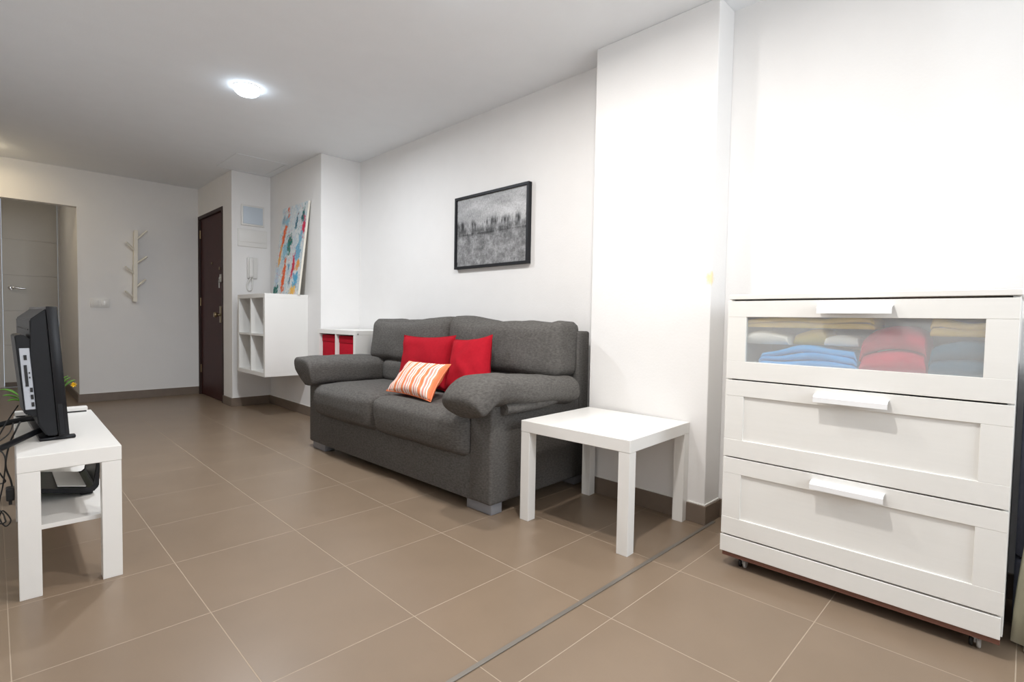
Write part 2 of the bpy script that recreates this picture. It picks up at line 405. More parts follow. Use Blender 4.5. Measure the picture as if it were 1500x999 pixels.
# white hall door
d = thing('door_2', 'white grooved interior door at the end of the dim hall', 'door', (.33, 8.5, 0)); d['kind'] = 'structure'
bm = NB(); zs = [.01, .62, .92, 1.325, 1.745, 1.985]
zs = [.06, .50, .905, 1.325, 1.745, 2.258]
for a, b in zip(zs, zs[1:]): box(bm, .095, .585, 8.508, 8.545, a+.003, b-.003, bev=.004)
box(bm, .096, .584, 8.514, 8.54, .06, 2.258)
obj('door_leaf', bm, M['doorwhite'], d)
bm = NB(); box(bm, .06, .092, 8.503, 8.55, 0, 2.28, bev=.003); box(bm, .588, .597, 8.503, 8.55, 0, 2.28); box(bm, .092, .588, 8.503, 8.55, 2.262, 2.28)
obj('door_frame', bm, M['doorwhite'], d)
bm = NB(); lathe(bm, [(.004, 0), (.026, 0), (.027, -.005), (.01, -.008), (.009, -.04), (.004, -.04)], (.165, 8.508, 1.178), 24, 'Y')
tube(bm, spl([(.165, 8.47, 1.178), (.2, 8.466, 1.178), (.26, 8.468, 1.172), (.295, 8.47, 1.172)]), .009, 10)
k = obj('door_handle', bm, M['chrome'], d, 'auto'); k['label'] = 'chrome lever handle'
obj('bottom_rail', bx(.096, .584, 8.512, 8.54, .004, .06), M['skirting'], d)

# ceiling access panel near the entrance
bm = NB()
x0, x1, y0, y1 = 1.52, 1.96, 4.93, 5.50
for s in [(x0, x0+.012, y0, y1), (x1-.012, x1, y0, y1), (x0+.012, x1-.012, y0, y0+.012), (x0+.012, x1-.012, y1-.012, y1)]: box(bm, *s, ZC-.004, ZC, bev=.001, seg=1)
box(bm, x0+.014, x1-.014, y0+.014, y1-.014, ZC-.0015, ZC)
tag(obj('access_panel', bm, M['ceiling']), 'white square access panel in the ceiling above the entrance', 'ceiling panel')

# ------------------------------------------------------------------ ceiling lamps
LAMP = emis('lamp_diffuser', (.72, .86, 1.0), 13)
WARM = emis('warm_lamp_diffuser', (1.0, .86, .6), 12)
def downlight(loc, label, m):
    L = thing('downlight', label, 'ceiling lamp', loc, 0, 'round ceiling downlights')
    bm = NB(); lathe(bm, [(.072, 0), (.078, 0), (.078, -.003), (.076, -.005), (.072, -.004)], loc, 48)
    obj('trim_ring', bm, M['whiteplastic'], L, 'auto')
    bm = NB(); lathe(bm, [(.002, -.001), (.072, -.001), (.074, -.012), (.069, -.028), (.055, -.042), (.032, -.050), (.002, -.052)], loc, 48)
    obj('diffuser', bm, m, L, 'auto')
    return L
LP = [(1.136, 3.48, ZC), (1.32, 1.70, ZC), (1.10, .75, ZC)]
downlight(LP[0], 'bright round white ceiling downlight, the only lamp in view', LAMP)
downlight(LP[1], 'round white ceiling downlight above the floor before the side table', LAMP)
downlight(LP[2], 'round white ceiling downlight above the floor before the chest of drawers', LAMP)
downlight((-.05, 6.25, ZC), 'warm round ceiling downlight by the hall opening', WARM)
def spot(name, loc, col, e, size=.10):
    l = bpy.data.lights.new(name, 'AREA'); l.shape = 'DISK'; l.size = size; l.energy = e; l.color = col
    o = bpy.data.objects.new(name, l); o.location = (loc[0], loc[1], loc[2]-.056); C.objects.link(o)
    return o
EL = [29, 15.5, 24]; CL = [(.90, .95, 1), (1, .965, .925), (1, .97, .935)]
for i, p in enumerate(LP): spot('downlight_light', p, CL[i], EL[i])
spot('warm_light', (-.05, 6.25, ZC), (1, .8, .5), 2.2)
downlight((-.1, 7.4, 2.30), 'unseen round ceiling downlight added to brighten the hall before the white door', WARM)  # unseen lamp and its light, added to lift the dim hall
spot('hall_fill_light', (-.1, 7.4, 2.30), (1, .92, .84), .8)
l = bpy.data.lights.new('window_daylight', 'AREA'); l.shape = 'RECTANGLE'; l.size = WX1-WX0-.1; l.size_y = WZ1-WZ0-.1; l.energy = 38; l.color = (.86, .93, 1)
o = bpy.data.objects.new('window_daylight', l); o.location = ((WX0+WX1)/2, YB+.01, (WZ0+WZ1)/2); o.rotation_euler = (math.radians(90), 0, 0); C.objects.link(o)

# ------------------------------------------------------------------ sofa
S = thing('sofa', 'charcoal grey two seat fabric sofa against the white wall', 'sofa', (1.582, 1.70, 0), .03)
LEN, DEP = 1.775, .755
bm = NB(); box(bm, .0035, DEP-.1, .12, LEN-.12, .05, .27, bev=.004); 
obj('base', bm, M['fabric'], S, 'auto', True)
for y0, y1 in ((0, .145), (LEN-.145, LEN)):
    bm = bx(0, DEP-.075, y0, y1, .05, .52, bev=.014, seg=3); obj('arm', bm, M['fabric'], S, 'auto', True)
bm = bx(DEP-.11, DEP, .0, LEN, .05, .845, bev=.014, seg=3); obj('back_frame', bm, M['fabric'], S, 'auto', True)
for x, y in ((.02, .012), (.02, LEN-.012-.17), (DEP-.09, .02), (DEP-.09, LEN-.19)):
    obj('foot', bx(x, x+.07, y, y+.17, 0, .052, bev=.004), M['greyfoot'], S, 'auto', True)
# seat cushions
for i, (y0, y1) in enumerate(((.142, .922), (.926, LEN-.142))):
    def dip(p, u):
        if u.x < -.6 and u.z < 0: p = p+Vector((.02*(-u.z), 0, 0))
        return p
    bm = rbox(.315, (y1-y0)/2, .105, .05, 16, (.018, .0, .012), .006, 7, i+1, (.262, (y0+y1)/2, .35), dip)
    obj('seat_cushion', bm, M['fabric'], S, True, True)
# back cushions: a lumbar roll and the big headrest cushion above it, left and right
for i, (y0, y1) in enumerate(((.005, .886), (.890, LEN-.005))):
    a, b = max(y0, .15), min(y1, LEN-.15)
    bm = rbox(.10, (b-a)/2, .10, .07, 14, (.02, 0, .01), .006, 7, i+5, (.555, (a+b)/2, .525))
    obj('lumbar_cushion', bm, M['fabric'], S, True, True)
    def head(p, u, i=i):
        p = p+Vector((.03*(u.z+1)/2*1, 0, 0))
        if u.z > 0: p.z += u.z*(.014*math.exp(-((u.y-(.85 if i == 0 else -.85))/.4)**2)+.016*math.exp(-((u.y-(-.95 if i == 0 else .95))/.16)**2)*(1 if i == 0 else .3)+.01*math.exp(-((u.y-(1 if i==0 else -1))/.3)**2)-.006*math.sin(u.y*5+i))
        return p
    bm = rbox(.105, (y1-y0)/2, .148, .048, 22, (.028, .004, .0), .013, 5.5, i+9, (.555, (y0+y1)/2, .742), head)
    obj('back_cushion', bm, M['fabric'], S, True, True)
# arm pads: a fat pillow drooping over the front of the arm
def pad(side):
    # side = -1 right arm (y near 0), +1 left arm
    if side < 0: sp = [(-.130, .496), (-.110, .514), (-.060, .550), (-.005, .570), (.06, .566), (.20, .553), (.36, .543), (.50, .533), (.572, .526)]
    else: sp = [(-.085, .528), (-.06, .532), (-.02, .534), (.06, .535), (.20, .534), (.36, .530), (.50, .524), (.572, .520)]
    P = spl([(x, 0, z) for x, z in sp], 6); N = len(P); bm = NB(); rings = []; n = 48
    yc = .065 if side < 0 else LEN-.065
    for i, p in enumerate(P):
        s = i/(N-1)
        e0 = min(1, s/(.15 if side < 0 else .10)); e1 = min(1, (1-s)/.05)
        e = math.sqrt(max(0, 1-(1-e0)**2))*.86+.14; e *= (math.sqrt(max(0, 1-(1-e1)**2))*.45+.55)
        hw = .132*(.93+.07*e); ht = (.090 if side > 0 else .082-.016*max(0, 1-s/.22))*e
        a = P[max(i-1, 0)]; b = P[min(i+1, N-1)]; t = (b-a).normalized(); nrm = Vector((-t.z, 0, t.x))
        ring = []
        for k in range(n):
            th = 2*PI*k/n; c, sn = math.cos(th), math.sin(th)
            X = math.copysign(abs(c)**.6, c)*hw; Z = math.copysign(abs(sn)**.72, sn)*ht
            o_ = X*side/hw                     # +1 at the outer edge, -1 at the inner edge
            if o_ > 0 and Z < 0: Z *= 1-.62*o_ if side > 0 else 1-.45*o_
            if o_ > 0 and side > 0: Z += .022*o_
            if o_ < 0 and Z < 0: Z *= 1-.10*o_
            q = Vector((p.x+(.012*max(0, o_) if side > 0 else 0), yc+X+side*.008, p.z))+nrm*Z
            q += noise.noise_vector(q*8+Vector((side*4, 0, 0)))*.007
            if side < 0: q.z -= .010*math.exp(-((p.x+.005)/.018)**2)*max(0, sn)*(.5+.5*o_)
            ring.append(bm.verts.new(q))
        rings.append(ring)
    for A, B in zip(rings, rings[1:]):
        for k in range(n): bm.faces.new((A[k], A[(k+1) % n], B[(k+1) % n], B[k]))
    bm.faces.new(rings[0][::-1]); bm.faces.new(rings[-1])
    pd = obj('arm_pad', bm, M['fabric'], S, True, True)
    # rolled lower flap on the outer side
    y = -.026 if side < 0 else LEN+.026
    bm = NB(); pts = spl([(.055, y, .492), (.2, y, .492), (.36, y+side*-.004, .497), (.50, y+side*-.02, .505)], 6)
    tube(bm, pts, [.026]*(len(pts)-6)+[.026-.002*k for k in range(6)], 16)
    fl = obj('pad_flap', bm, M['fabric'], pd, 'auto', True)
pad(-1); pad(1)

# ------------------------------------------------------------------ scatter cushions
def pillow(name, BL, BR, TR, TL, thick, m, label, group=None, seed=0, cat='cushion'):
    BL, BR, TR, TL = map(Vector, (BL, BR, TR, TL)); c = (BL+BR+TR+TL)/4
    nrm = ((BR-BL).cross(TL-BL)).normalized()
    n = 26; bm = NB(); uvl = bm.loops.layers.uv.new('UVMap'); grids = []
    for s in (1, -1):
        g = []
        for j in range(n+1):
            row = []
            for i in range(n+1):
                u, v = i/n, j/n
                a, b = 2*u-1, 2*v-1
                # sides pulled in between the corners
                pu = .5+.5*a*(1-.10*(1-b*b)); pv = .5+.5*b*(1-.10*(1-a*a))
                p = BL*(1-pu)*(1-pv)+BR*pu*(1-pv)+TR*pu*pv+TL*(1-pu)*pv
                h = (max(0, (1-a*a))*max(0, (1-b*b)))**.42*thick/2
                w = noise.noise(Vector((a*2.1+seed*3, b*2.1, s)))*.012*min(1, h*40)
                row.append((p+nrm*s*(h+w), (u, v)))
            g.append(row)
        grids.append(g)
    vs = {}
    def V(s, i, j):
        edge = i in (0, n) or j in (0, n)
        k = (0 if edge else s, i, j)
        if k not in vs:
            vs[k] = bm.verts.new(grids[s][j][i][0])
        return vs[k]
    for s in (0, 1):
        for j in range(n):
            for i in range(n):
                q = [(i, j), (i+1, j), (i+1, j+1), (i, j+1)]
                if s: q = q[::-1]
                f = bm.faces.new([V(s, *x) for x in q])
                for lp, x in zip(f.loops, q): lp[uvl].uv = grids[s][x[1]][x[0]][1]
    base = Vector((c.x, c.y, min(BL.z, BR.z)))
    o = thing(name, label, cat, base, 0, group)
    obj('cover', bm, m, o, True)
    bm = NB(); loop = []
    for i in range(n): loop.append(grids[0][0][i][0])
    for j in range(n): loop.append(grids[0][j][n][0])
    for i in range(n, 0, -1): loop.append(grids[0][n][i][0])
    for j in range(n, 0, -1): loop.append(grids[0][j][0][0])
    tube(bm, loop, .0028, 6, closed=True); obj('seam', bm, m, o, True)
    return o
pillow('throw_pillow', (1.86, 2.905, .480), (1.86, 2.38, .476), (1.960, 2.43, .800), (1.960, 2.98, .784), .11, M['red'],
       'red square cushion behind the striped one, against the left back cushion', 'red cushions on the sofa', 1)
pillow('throw_pillow', (1.79, 2.31, .478), (1.81, 1.96, .472), (1.965, 2.115, .815), (1.925, 2.405, .778), .13, M['red'],
       'red square cushion tucked beside the right arm of the sofa', 'red cushions on the sofa', 2)
pillow('throw_pillow', (1.605, 2.62, .478), (1.593, 2.175, .470), (1.738, 2.195, .655), (1.748, 2.605, .645), .10, M['stripe'],
       'small oblong cushion with orange, pink and white stripes', None, 3)

# ------------------------------------------------------------------ side table
T = thing('side_table', 'square white side table between the sofa arm and the chest of drawers', 'side table', (1.676, 1.605, 0), -1.5268)
A, B = .55, .535
obj('tabletop', bx(0, A, 0, B, .40, .45, bev=.0015, seg=1), M['lam'], T, False, True)
for x, y in ((0, 0), (A-.05, 0), (0, B-.05), (A-.05, B-.05)):
    obj('leg', bx(x+.0007, x+.0493, y+.0007, y+.0493, 0, .3995, bev=.001, seg=1), M['lam'], T, False, True)

# ------------------------------------------------------------------ television bench
T = thing('tv_bench', 'low white bench with a lower shelf carrying the television', 'tv bench', (.0458, 2.1806, 0), -.0147)
A, B = .26, .90
obj('tabletop', bx(0, A, 0, B, .40, .45, bev=.0015, seg=1), M['lam'], T, False, True)
for x, y in ((0, 0), (A-.055, 0), (0, B-.05), (A-.055, B-.05)):
    obj('leg', bx(x+.0007, x+.0543, y+.0007, y+.0493, 0, .3995, bev=.001, seg=1), M['lam'], T, False, True)
obj('shelf', bx(.008, A-.008, .05, B-.05, .197, .212, bev=.001, seg=1), M['lam'], T, False, True)

# ------------------------------------------------------------------ television (seen from behind its near edge)
TV = thing('television', 'black flat television standing on the white bench, seen from its back edge', 'television', (.14, 2.70, .45), .03)
# local: x = screen side, y = along the length
y0, y1 = -.305, .31
ZB, ZT = .012, .468; LEAN = .062
def lean(bm):
    for v in bm.verts: v.co.x -= (v.co.z-ZB)*LEAN
    return bm
bm = bx(.010, .040, y0, y1, ZB, ZT, bev=.003, seg=2); obj('bezel', lean(bm), M['tvgloss'], TV, 'auto', True)
obj('screen', lean(bx(.0395, .0415, y0+.025, y1-.025, ZB+.06, ZT-.025)), M['tvgloss'], TV, False, True)
bm = NB()
prof = [(.012, ZB+.006), (.012, ZT-.006), (-.034, ZT-.046), (-.040, .30), (-.040, .06), (-.02, ZB+.006)]
prism(bm, prof, 'Y', y0+.006, y1-.006); bmesh.ops.bevel(bm, geom=bm.edges[:], offset=.004, segments=2, affect='EDGES')
obj('back_shell', lean(bm), M['tvblack'], TV, 'auto', True)
bm = NB(); prism(bm, [(-.036, .355), (-.055, .372), (-.075, .368), (-.070, .10), (-.036, .085)], 'Y', y0+.012, y0+.20)
bmesh.ops.bevel(bm, geom=bm.edges[:], offset=.003, segments=2, affect='EDGES')
hs = obj('electronics_housing', lean(bm), M['tvblack'], TV, 'auto', True)
pp = obj('port_panel', lean(bx(-.067, -.041, y0+.0085, y0+.0135, .115, .325, bev=.0015, seg=1)), M['port'], TV, False, True); pp['label'] = 'silver strip of sockets'
bm = NB()
for x0, x1, z0, z1 in ((-.058, -.050, .285, .302), (-.060, -.052, .195, .268), (-.049, -.046, .238, .244), (-.049, -.046, .222, .228), (-.050, -.043, .175, .19), (-.050, -.043, .15, .166), (-.050, -.043, .125, .14)):
    box(bm, x0, x1, y0+.0065, y0+.009, z0, z1)
sk = obj('sockets', lean(bm), M['black'], pp, False, True)
bm = NB()
for k_ in range(8): box(bm, -.0415+.002, -.0375, y0+.05+k_*.06, y0+.09+k_*.06, .385, .389)
obj('vents', lean(bm), M['black'], TV, False, True)
obj('speaker_cover', lean(bx(.014, .030, y0-.003, y0+.002, .02, .13, bev=.0015, seg=1)), M['tvblack'], TV, False, True)
# stand: front foot bars and the cable loop that sticks out at the back
bm = NB(); box(bm, .0, .058, y0+.01, y0+.035, 0, .013, bev=.004); box(bm, .0, .066, y1-.06, y1-.035, 0, .013, bev=.004); box(bm, -.04, .02, y0+.01, y1-.035, 0, .011, bev=.003)
obj('stand', bm, M['tvgloss'], TV, 'auto', True)
bm = NB(); pts = spl([(-.035, y0+.07, .030), (-.09, y0+.0, .018), (-.15, y0-.10, .012), (-.175, y0-.06, .012), (-.175, y0+.15, .02), (-.15, y0+.24, .03), (-.08, y0+.25, .045), (-.03, y0+.24, .05)], 8)
tube(bm, pts, .010, 10); obj('cable_loop', bm, M['tvblack'], TV, True, True)

# cables behind the television
def cable(pts, r, label):
    bm = NB(); tube(bm, spl(pts, 10), r, 8)
    return tag(obj('cable', bm, M['black'], None, True), label, 'cable', 'black cables behind the television')
cable([(.062, 2.39, .53), (.05, 2.385, .50), (.035, 2.40, .455), (.024, 2.34, .40), (.034, 2.29, .36), (.037, 2.262, .342)], .0026, 'black cable dropping from the back of the television to the small plug')
cable([(.06, 2.50, .57), (.02, 2.45, .50), (-.01, 2.36, .43), (.012, 2.32, .375), (.022, 2.31, .352), (.0, 2.36, .338), (-.06, 2.5, .33), (-.245, 2.75, .33)], .0022, 'black cable sagging in a loop towards the wall')
cable([(.045, 2.37, .53), (.035, 2.36, .50), (.012, 2.35, .478), (.00, 2.30, .475), (.022, 2.27, .44), (.018, 2.285, .36), (.004, 2.27, .27), (.018, 2.22, .235), (.032, 2.25, .242), (.014, 2.30, .262), (.004, 2.25, .240), (.02, 2.23, .250), (-.02, 2.4, .262), (-.24, 2.7, .30)], .002, 'thin black cable with a small coil beside the bench leg')
bm = bx(.022, .042, 2.235, 2.275, .305, .345, bev=.004); box(bm, .028, .036, 2.25, 2.26, .29, .306)
tag(obj('power_adapter', bm, M['black']), 'small black power plug hanging on the cables beside the white bench leg', 'power plug')

# slim white box at the far end of the bench and black tray on its shelf
B_ = thing('set_top_box', 'slim white box lying at the far end of the television bench', 'set-top box', (.18, 3.045, .45))
obj('case', bx(.062, .302, 3.022, 3.070, .456, .472, bev=.002), M['whiteplastic'], B_, 'auto')
obj('base', bx(.066, .298, 3.024, 3.068, .450, .457), M['black'], B_)  # black strip drawn for the shadow line in the gap under the case
B_ = thing('letter_tray', 'black rounded tray with papers on the lower shelf of the bench', 'tray', (.17, 2.62, .212))
bm = NB()
prof = [(.062, .262), (.235, .222), (.262, .224), (.278, .242), (.282, .330), (.270, .330), (.264, .250), (.252, .240), (.238, .240), (.066, .276)]
prism(bm, prof, 'Y', 2.48, 2.76); bmesh.ops.bevel(bm, geom=bm.edges[:], offset=.003, segments=2, affect='EDGES')
box(bm, .07, .09, 2.5, 2.74, .213, .262, bev=.003); box(bm, .225, .262, 2.5, 2.74, .213, .226, bev=.003)
obj('tray_shell', bm, M['tvgloss'], B_, 'auto')
bm = NB(); prism(bm, [(.16, .2595), (.240, .2425), (.241, .2465), (.161, .2635)], 'Y', 2.5, 2.74)
obj('papers', bm, M['paper'], B_)

# plant standing on the floor beyond the bench
PL = thing('potted_plant', 'green leafy plant with yellow flowers half hidden behind the television', 'plant', (.19, 3.42, 0))
bm = NB(); lathe(bm, [(.002, 0), (.075, 0), (.095, .17), (.104, .17), (.104, .2), (.09, .2), (.086, .17), (.002, .17)], (.19, 3.42, 0), 32)
obj('pot', bm, M['pot'], PL, 'auto')
bm = NB(); lathe(bm, [(.002, .165), (.087, .165), (.087, .178), (.002, .184)], (.19, 3.42, 0), 24); obj('soil', bm, M['soil'], PL, True)
def leaf(bm, base, tip, w, sag=.03):
    base, tip = Vector(base), Vector(tip); d = tip-base; side = d.cross(Vector((0, 0, 1))).normalized(); n = 8; prev = None
    for i in range(n+1):
        s = i/n; p = base+d*s+Vector((0, 0, -sag*s*s)); ww = w*math.sin(PI*min(.98, s*.9+.08))
        r = [bm.verts.new(p+side*ww+Vector((0, 0, ww*.35))), bm.verts.new(p), bm.verts.new(p-side*ww+Vector((0, 0, ww*.35)))]
        if prev:
            bm.faces.new((prev[0], prev[1], r[1], r[0])); bm.faces.new((prev[1], prev[2], r[2], r[1]))
        prev = r
tips = [(.030, 3.36, .535), (.045, 3.33, .515), (.02, 3.45, .555), (.275, 3.40, .60), (.295, 3.42, .585), (.262, 3.36, .615), (.18, 3.5, .62), (.13, 3.3, .6), (.1, 3.5, .58), (.24, 3.5, .6)]
for i, tp in enumerate(tips):
    b0 = Vector((.19+random.uniform(-.03, .03), 3.42+random.uniform(-.03, .03), .18)); tp = Vector(tp)
    knee = b0.lerp(tp, .62)+Vector((0, 0, .08))
    bm = NB(); tube(bm, spl([b0, b0.lerp(knee, .5)+Vector((0, 0, .03)), knee], 5), .003, 6)
    obj('stem', bm, M['green'], PL, True)
    bm = NB(); leaf(bm, knee, tp, .020)
    o = obj('leaf', bm, M['green'], PL, True)
    sm = o.modifiers.new('thick', 'SOLIDIFY'); sm.thickness = .0015
for c in ((.282, 3.36, .54), (.12, 3.44, .56)):
    bm = NB()
    for k in range(7):
        a = 2*PI*k/7
        leaf(bm, c, (c[0]+.013*math.cos(a), c[1]-.010+.006*math.sin(k), c[2]+.013*math.sin(a)), .005, 0)
    o = obj('flower', bm, M['yellow'], PL, True); sm = o.modifiers.new('thick', 'SOLIDIFY'); sm.thickness = .0015

# ------------------------------------------------------------------ chest of drawers on castors
FX = 1.91; Y0, Y1 = .021, .788; BX = 2.32
D = thing('chest_of_drawers', 'white three drawer chest on castors with a glazed top drawer', 'chest of drawers', (2.11, .40, 0))
w_ = M['dress']
obj('top', bx(FX-.003, BX, Y0-.004, Y1-.004, .987, 1.004, bev=.0015, seg=1), w_, D)
for a, b in ((Y0, Y0+.016), (Y1-.016, Y1)):
    obj('side_panel', bx(FX+.0205, BX, a, b, .058, .9865, bev=.001, seg=1), w_, D)
obj('back_panel', bx(BX-.006, BX-.001, Y0+.016, Y1-.016, .06, .986), w_, D)
obj('bottom_panel', bx(FX+.03, BX-.006, Y0+.016, Y1-.016, .112, .126), w_, D)
obj('plinth', bx(FX, FX+.018, Y0+.004, Y1+.002, .056, .117, bev=.0012, seg=1), w_, D)
bb = obj('base_board', bx(FX+.004, BX, Y0+.004, Y1-.006, .040, .056, bev=.001, seg=1), M['brownboard'], D); bb['label'] = 'brown board under the white carcass'
for x, y in ((FX+.045, Y0+.055), (FX+.045, Y1-.07), (BX-.05, Y0+.055), (BX-.05, Y1-.07)):
    bm = NB(); lathe(bm, [(.002, .0265), (.014, .0265), (.014, .040), (.002, .040)], (x, y, 0), 16)
    box(bm, x-.012, x+.010, y-.003, y+.003, .012, .034, bev=.003)
    cs = obj('castor', bm, M['grey_tyre'], D, 'auto')
    for s in (-1, 1):
        bm = NB(); lathe(bm, [(.002, -.0045), (.013, -.0045), (.0155, -.002), (.0155, .002), (.013, .0045), (.002, .0045)], (x-.005, y+s*.0085, .0155), 20, 'Y')
        wh = obj('wheel', bm, M['grey_tyre' if s < 0 else 'black'], cs, 'auto')
def drawer(z0, z1, glazed):
    dr = obj('drawer', None or NB(), w_, D) if False else None
    bm = NB(); st = .066; pz0 = z0+.064; pz1 = z1-.057
    box(bm, FX+.0004, FX+.018, Y0, Y0+st, pz0, pz1, bev=.0008, seg=1); box(bm, FX+.0004, FX+.018, Y1-st, Y1, pz0, pz1, bev=.0008, seg=1)
    box(bm, FX, FX+.018, Y0, Y1, z0, pz0, bev=.0008, seg=1); box(bm, FX, FX+.018, Y0, Y1, pz1, z1, bev=.0008, seg=1)
    if not glazed: box(bm, FX+.0065, FX+.0155, Y0+st-.004, Y1-st+.004, pz0-.004, pz1+.004)
    # box behind the front
    a, b = Y0+.03, Y1-.03; xb = BX-.05; zt = pz1-.012 if glazed else z1-.06
    zb = pz0-.012 if glazed else z0+.03
    box(bm, FX+.018, xb, a, a+.012, zb, zt); box(bm, FX+.018, xb, b-.012, b, zb, zt); box(bm, xb-.012, xb, a, b, zb, zt); box(bm, FX+.018, xb, a, b, zb-.004, zb+.004)
    dr = obj('drawer', bm, w_, D)
    if glazed:
        g = obj('glass_pane', bx(FX+.0075, FX+.0115, Y0+st-.003, Y1-st+.003, pz0-.003, pz1+.003), M['frosted'], dr); g['label'] = 'frosted glass pane'
    zc = z1-.018; yc = .3925; hl = .0995
    prof = [(FX, zc+.001), (FX-.010, zc+.001), (FX-.026, zc-.004), (FX-.030, zc-.010), (FX-.030, zc-.026), (FX-.0275, zc-.026), (FX-.0275, zc-.011), (FX-.024, zc-.0065), (FX-.010, zc-.0015), (FX, zc-.0015)]
    bm = NB(); prism(bm, prof, 'Y', yc-hl, yc+hl)
    hd = obj('handle', bm, M['whitemetal'], dr); hd['label'] = 'white metal lip handle'
    return pz0, pz1, zb
g0, g1, gz = drawer(.699, .981, True)
drawer(.413, .694, False); drawer(.123, .408, False)

# folded clothes behind the glass
FLOORZ = gz+.004
def cloth(name, y0, y1, z0, z1, x0, x1, m, label, seed, tilt=0, layers=3):
    """folded garment: stacked layers joined by a rounded fold at the front"""
    bm = NB(); n = 30; h = z1-z0
    for L in range(layers):
        t0 = z0+h*L/layers; th = h/layers
        prof = [(x1, t0+.0006), (x0+th*.5, t0+.0006)]
        for k in range(7):
            a = -PI/2-PI*k/6
            prof.append((x0+th*.5+math.cos(a)*th*.48, t0+th/2+math.sin(a)*th*.48))
        prof += [(x1, t0+th-.0006)]
        rings = []
        for i in range(n+1):
            y = y0+(y1-y0)*i/n; s = i/n
            env = .45+.55*math.sin(PI*min(1, max(0, s)))**.22
            ring = []
            for (x, z) in prof:
                dz = noise.noise(Vector((y*9, L*.35, seed*5.7)))*.022
                zz = z0+(z-z0)*env+tilt*(s-.5)*(z-z0)/h+dz*(z-z0)/h
                xx = x+noise.noise(Vector((y*12, z*20, seed*2.3)))*.010
                ring.append(bm.verts.new((xx, y, max(zz, z0))))
            rings.append(ring)
        m_ = len(prof)
        for A, B in zip(rings, rings[1:]):
            for k in range(m_): bm.faces.new((A[k], A[(k+1) % m_], B[(k+1) % m_], B[k]))
        bm.faces.new(rings[0][::-1]); bm.faces.new(rings[-1])
    return tag(obj('folded_garment', bm, m, None, 'auto'), label, 'folded garment', 'folded clothes behind the drawer glass')
x0, x1 = FX+.024, FX+.20
cloth('c', .385, .685, FLOORZ, .826, x0, x1, M['cl_blue'], 'sky blue folded garment at the left behind the drawer glass', 1, -.024, 3)
cloth('c', .214, .380, FLOORZ, .890, x0, x1, M['cl_red'], 'crimson folded garment right of the blue one behind the drawer glass', 2, -.01, 2)
cloth('c', .070, .208, FLOORZ, .866, x0+.004, x1, M['cl_teal'], 'slate teal folded garment at the right end behind the drawer glass', 3, 0, 2)
cloth('c', .590, .738, .828, .880, x0+.004, x1, M['cl_white'], 'white folded cloth lying on the left end of the blue garment', 4, .0, 1)
cloth('c', .386, .480, .832, .864, x0+.004, x1, M['cl_white'], 'small white folded cloth lying on the right end of the blue garment', 6, -.010, 1)
cloth('c', .345, .738, .888, .926, x0+.006, x1, M['cl_yellow'], 'long yellow folded garment on top of the white and blue ones behind the glass', 5, .0, 2)
cloth('c', .070, .208, .872, .922, x0+.010, x1, M['cl_yellow'], 'yellow folded garment on top of the slate teal one behind the glass', 8, .0, 2)
cloth('c', .485, .586, .830, .880, x0+.05, x1, M['cl_yellow'], 'small yellow folded cloth tucked between the two white cloths behind the glass', 9, .0, 1)
# added dark block filling the gap, and the curtain right of the chest
K = thing('gap_filler', 'dark grey slim block added to fill the gap right of the white chest', 'gap_filler', (2.2, -.09, 0))
obj('lower_block', bx(2.15, 2.34, -.17, .006, .012, .212, bev=.012, seg=3), M['darkgrey'], K, 'auto')
obj('upper_block', bx(2.15, 2.34, -.17, .006, .218, .80, bev=.012, seg=3), M['darkgrey'], K, 'auto')
bm = bx(2.162, 2.328, -.16, -.004, .210, .220); obj('seam_band', bm, M['black'], K)
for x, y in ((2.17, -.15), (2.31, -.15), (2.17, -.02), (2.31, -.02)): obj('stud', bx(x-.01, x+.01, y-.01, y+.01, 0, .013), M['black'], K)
bm = NB(); n = 90; rows = []
for j in range(25):
    z = .004+(2.24-.004)*j/24; row = []
    fl = .03+.084*math.exp(-(z/.75)**1.6)
    for i in range(n+1):
        a = 2*PI*i/n
        r_ = fl*(1+.22*math.sin(a*9+z*1.2))
        row.append(bm.verts.new((2.055+r_*math.cos(a)*.55, -.125+r_*math.sin(a)*.95, z)))
    rows.append(row)
for A, B in zip(rows, rows[1:]):
    for i in range(n): bm.faces.new((A[i], A[i+1], B[i+1], B[i]))
CU = thing('curtain', 'cream cotton curtain hanging in folds at the right edge, beside the chest', 'curtain', (2.055, -.125, 0))
bmesh.ops.remove_doubles(bm, verts=bm.verts[:], dist=.0001)
obj('drape', bm, M['cream'], CU, True)
bm = NB(); tube(bm, [(2.055, -.9, 2.255), (2.055, -.06, 2.255)], .012, 12); obj('rod', bm, M['whitemetal'], CU, 'auto')
for y in (-.85, -.1): obj('rod_bracket', bx(2.045, 2.065, y-.01, y+.01, 2.262, ZC), M['whitemetal'], CU)

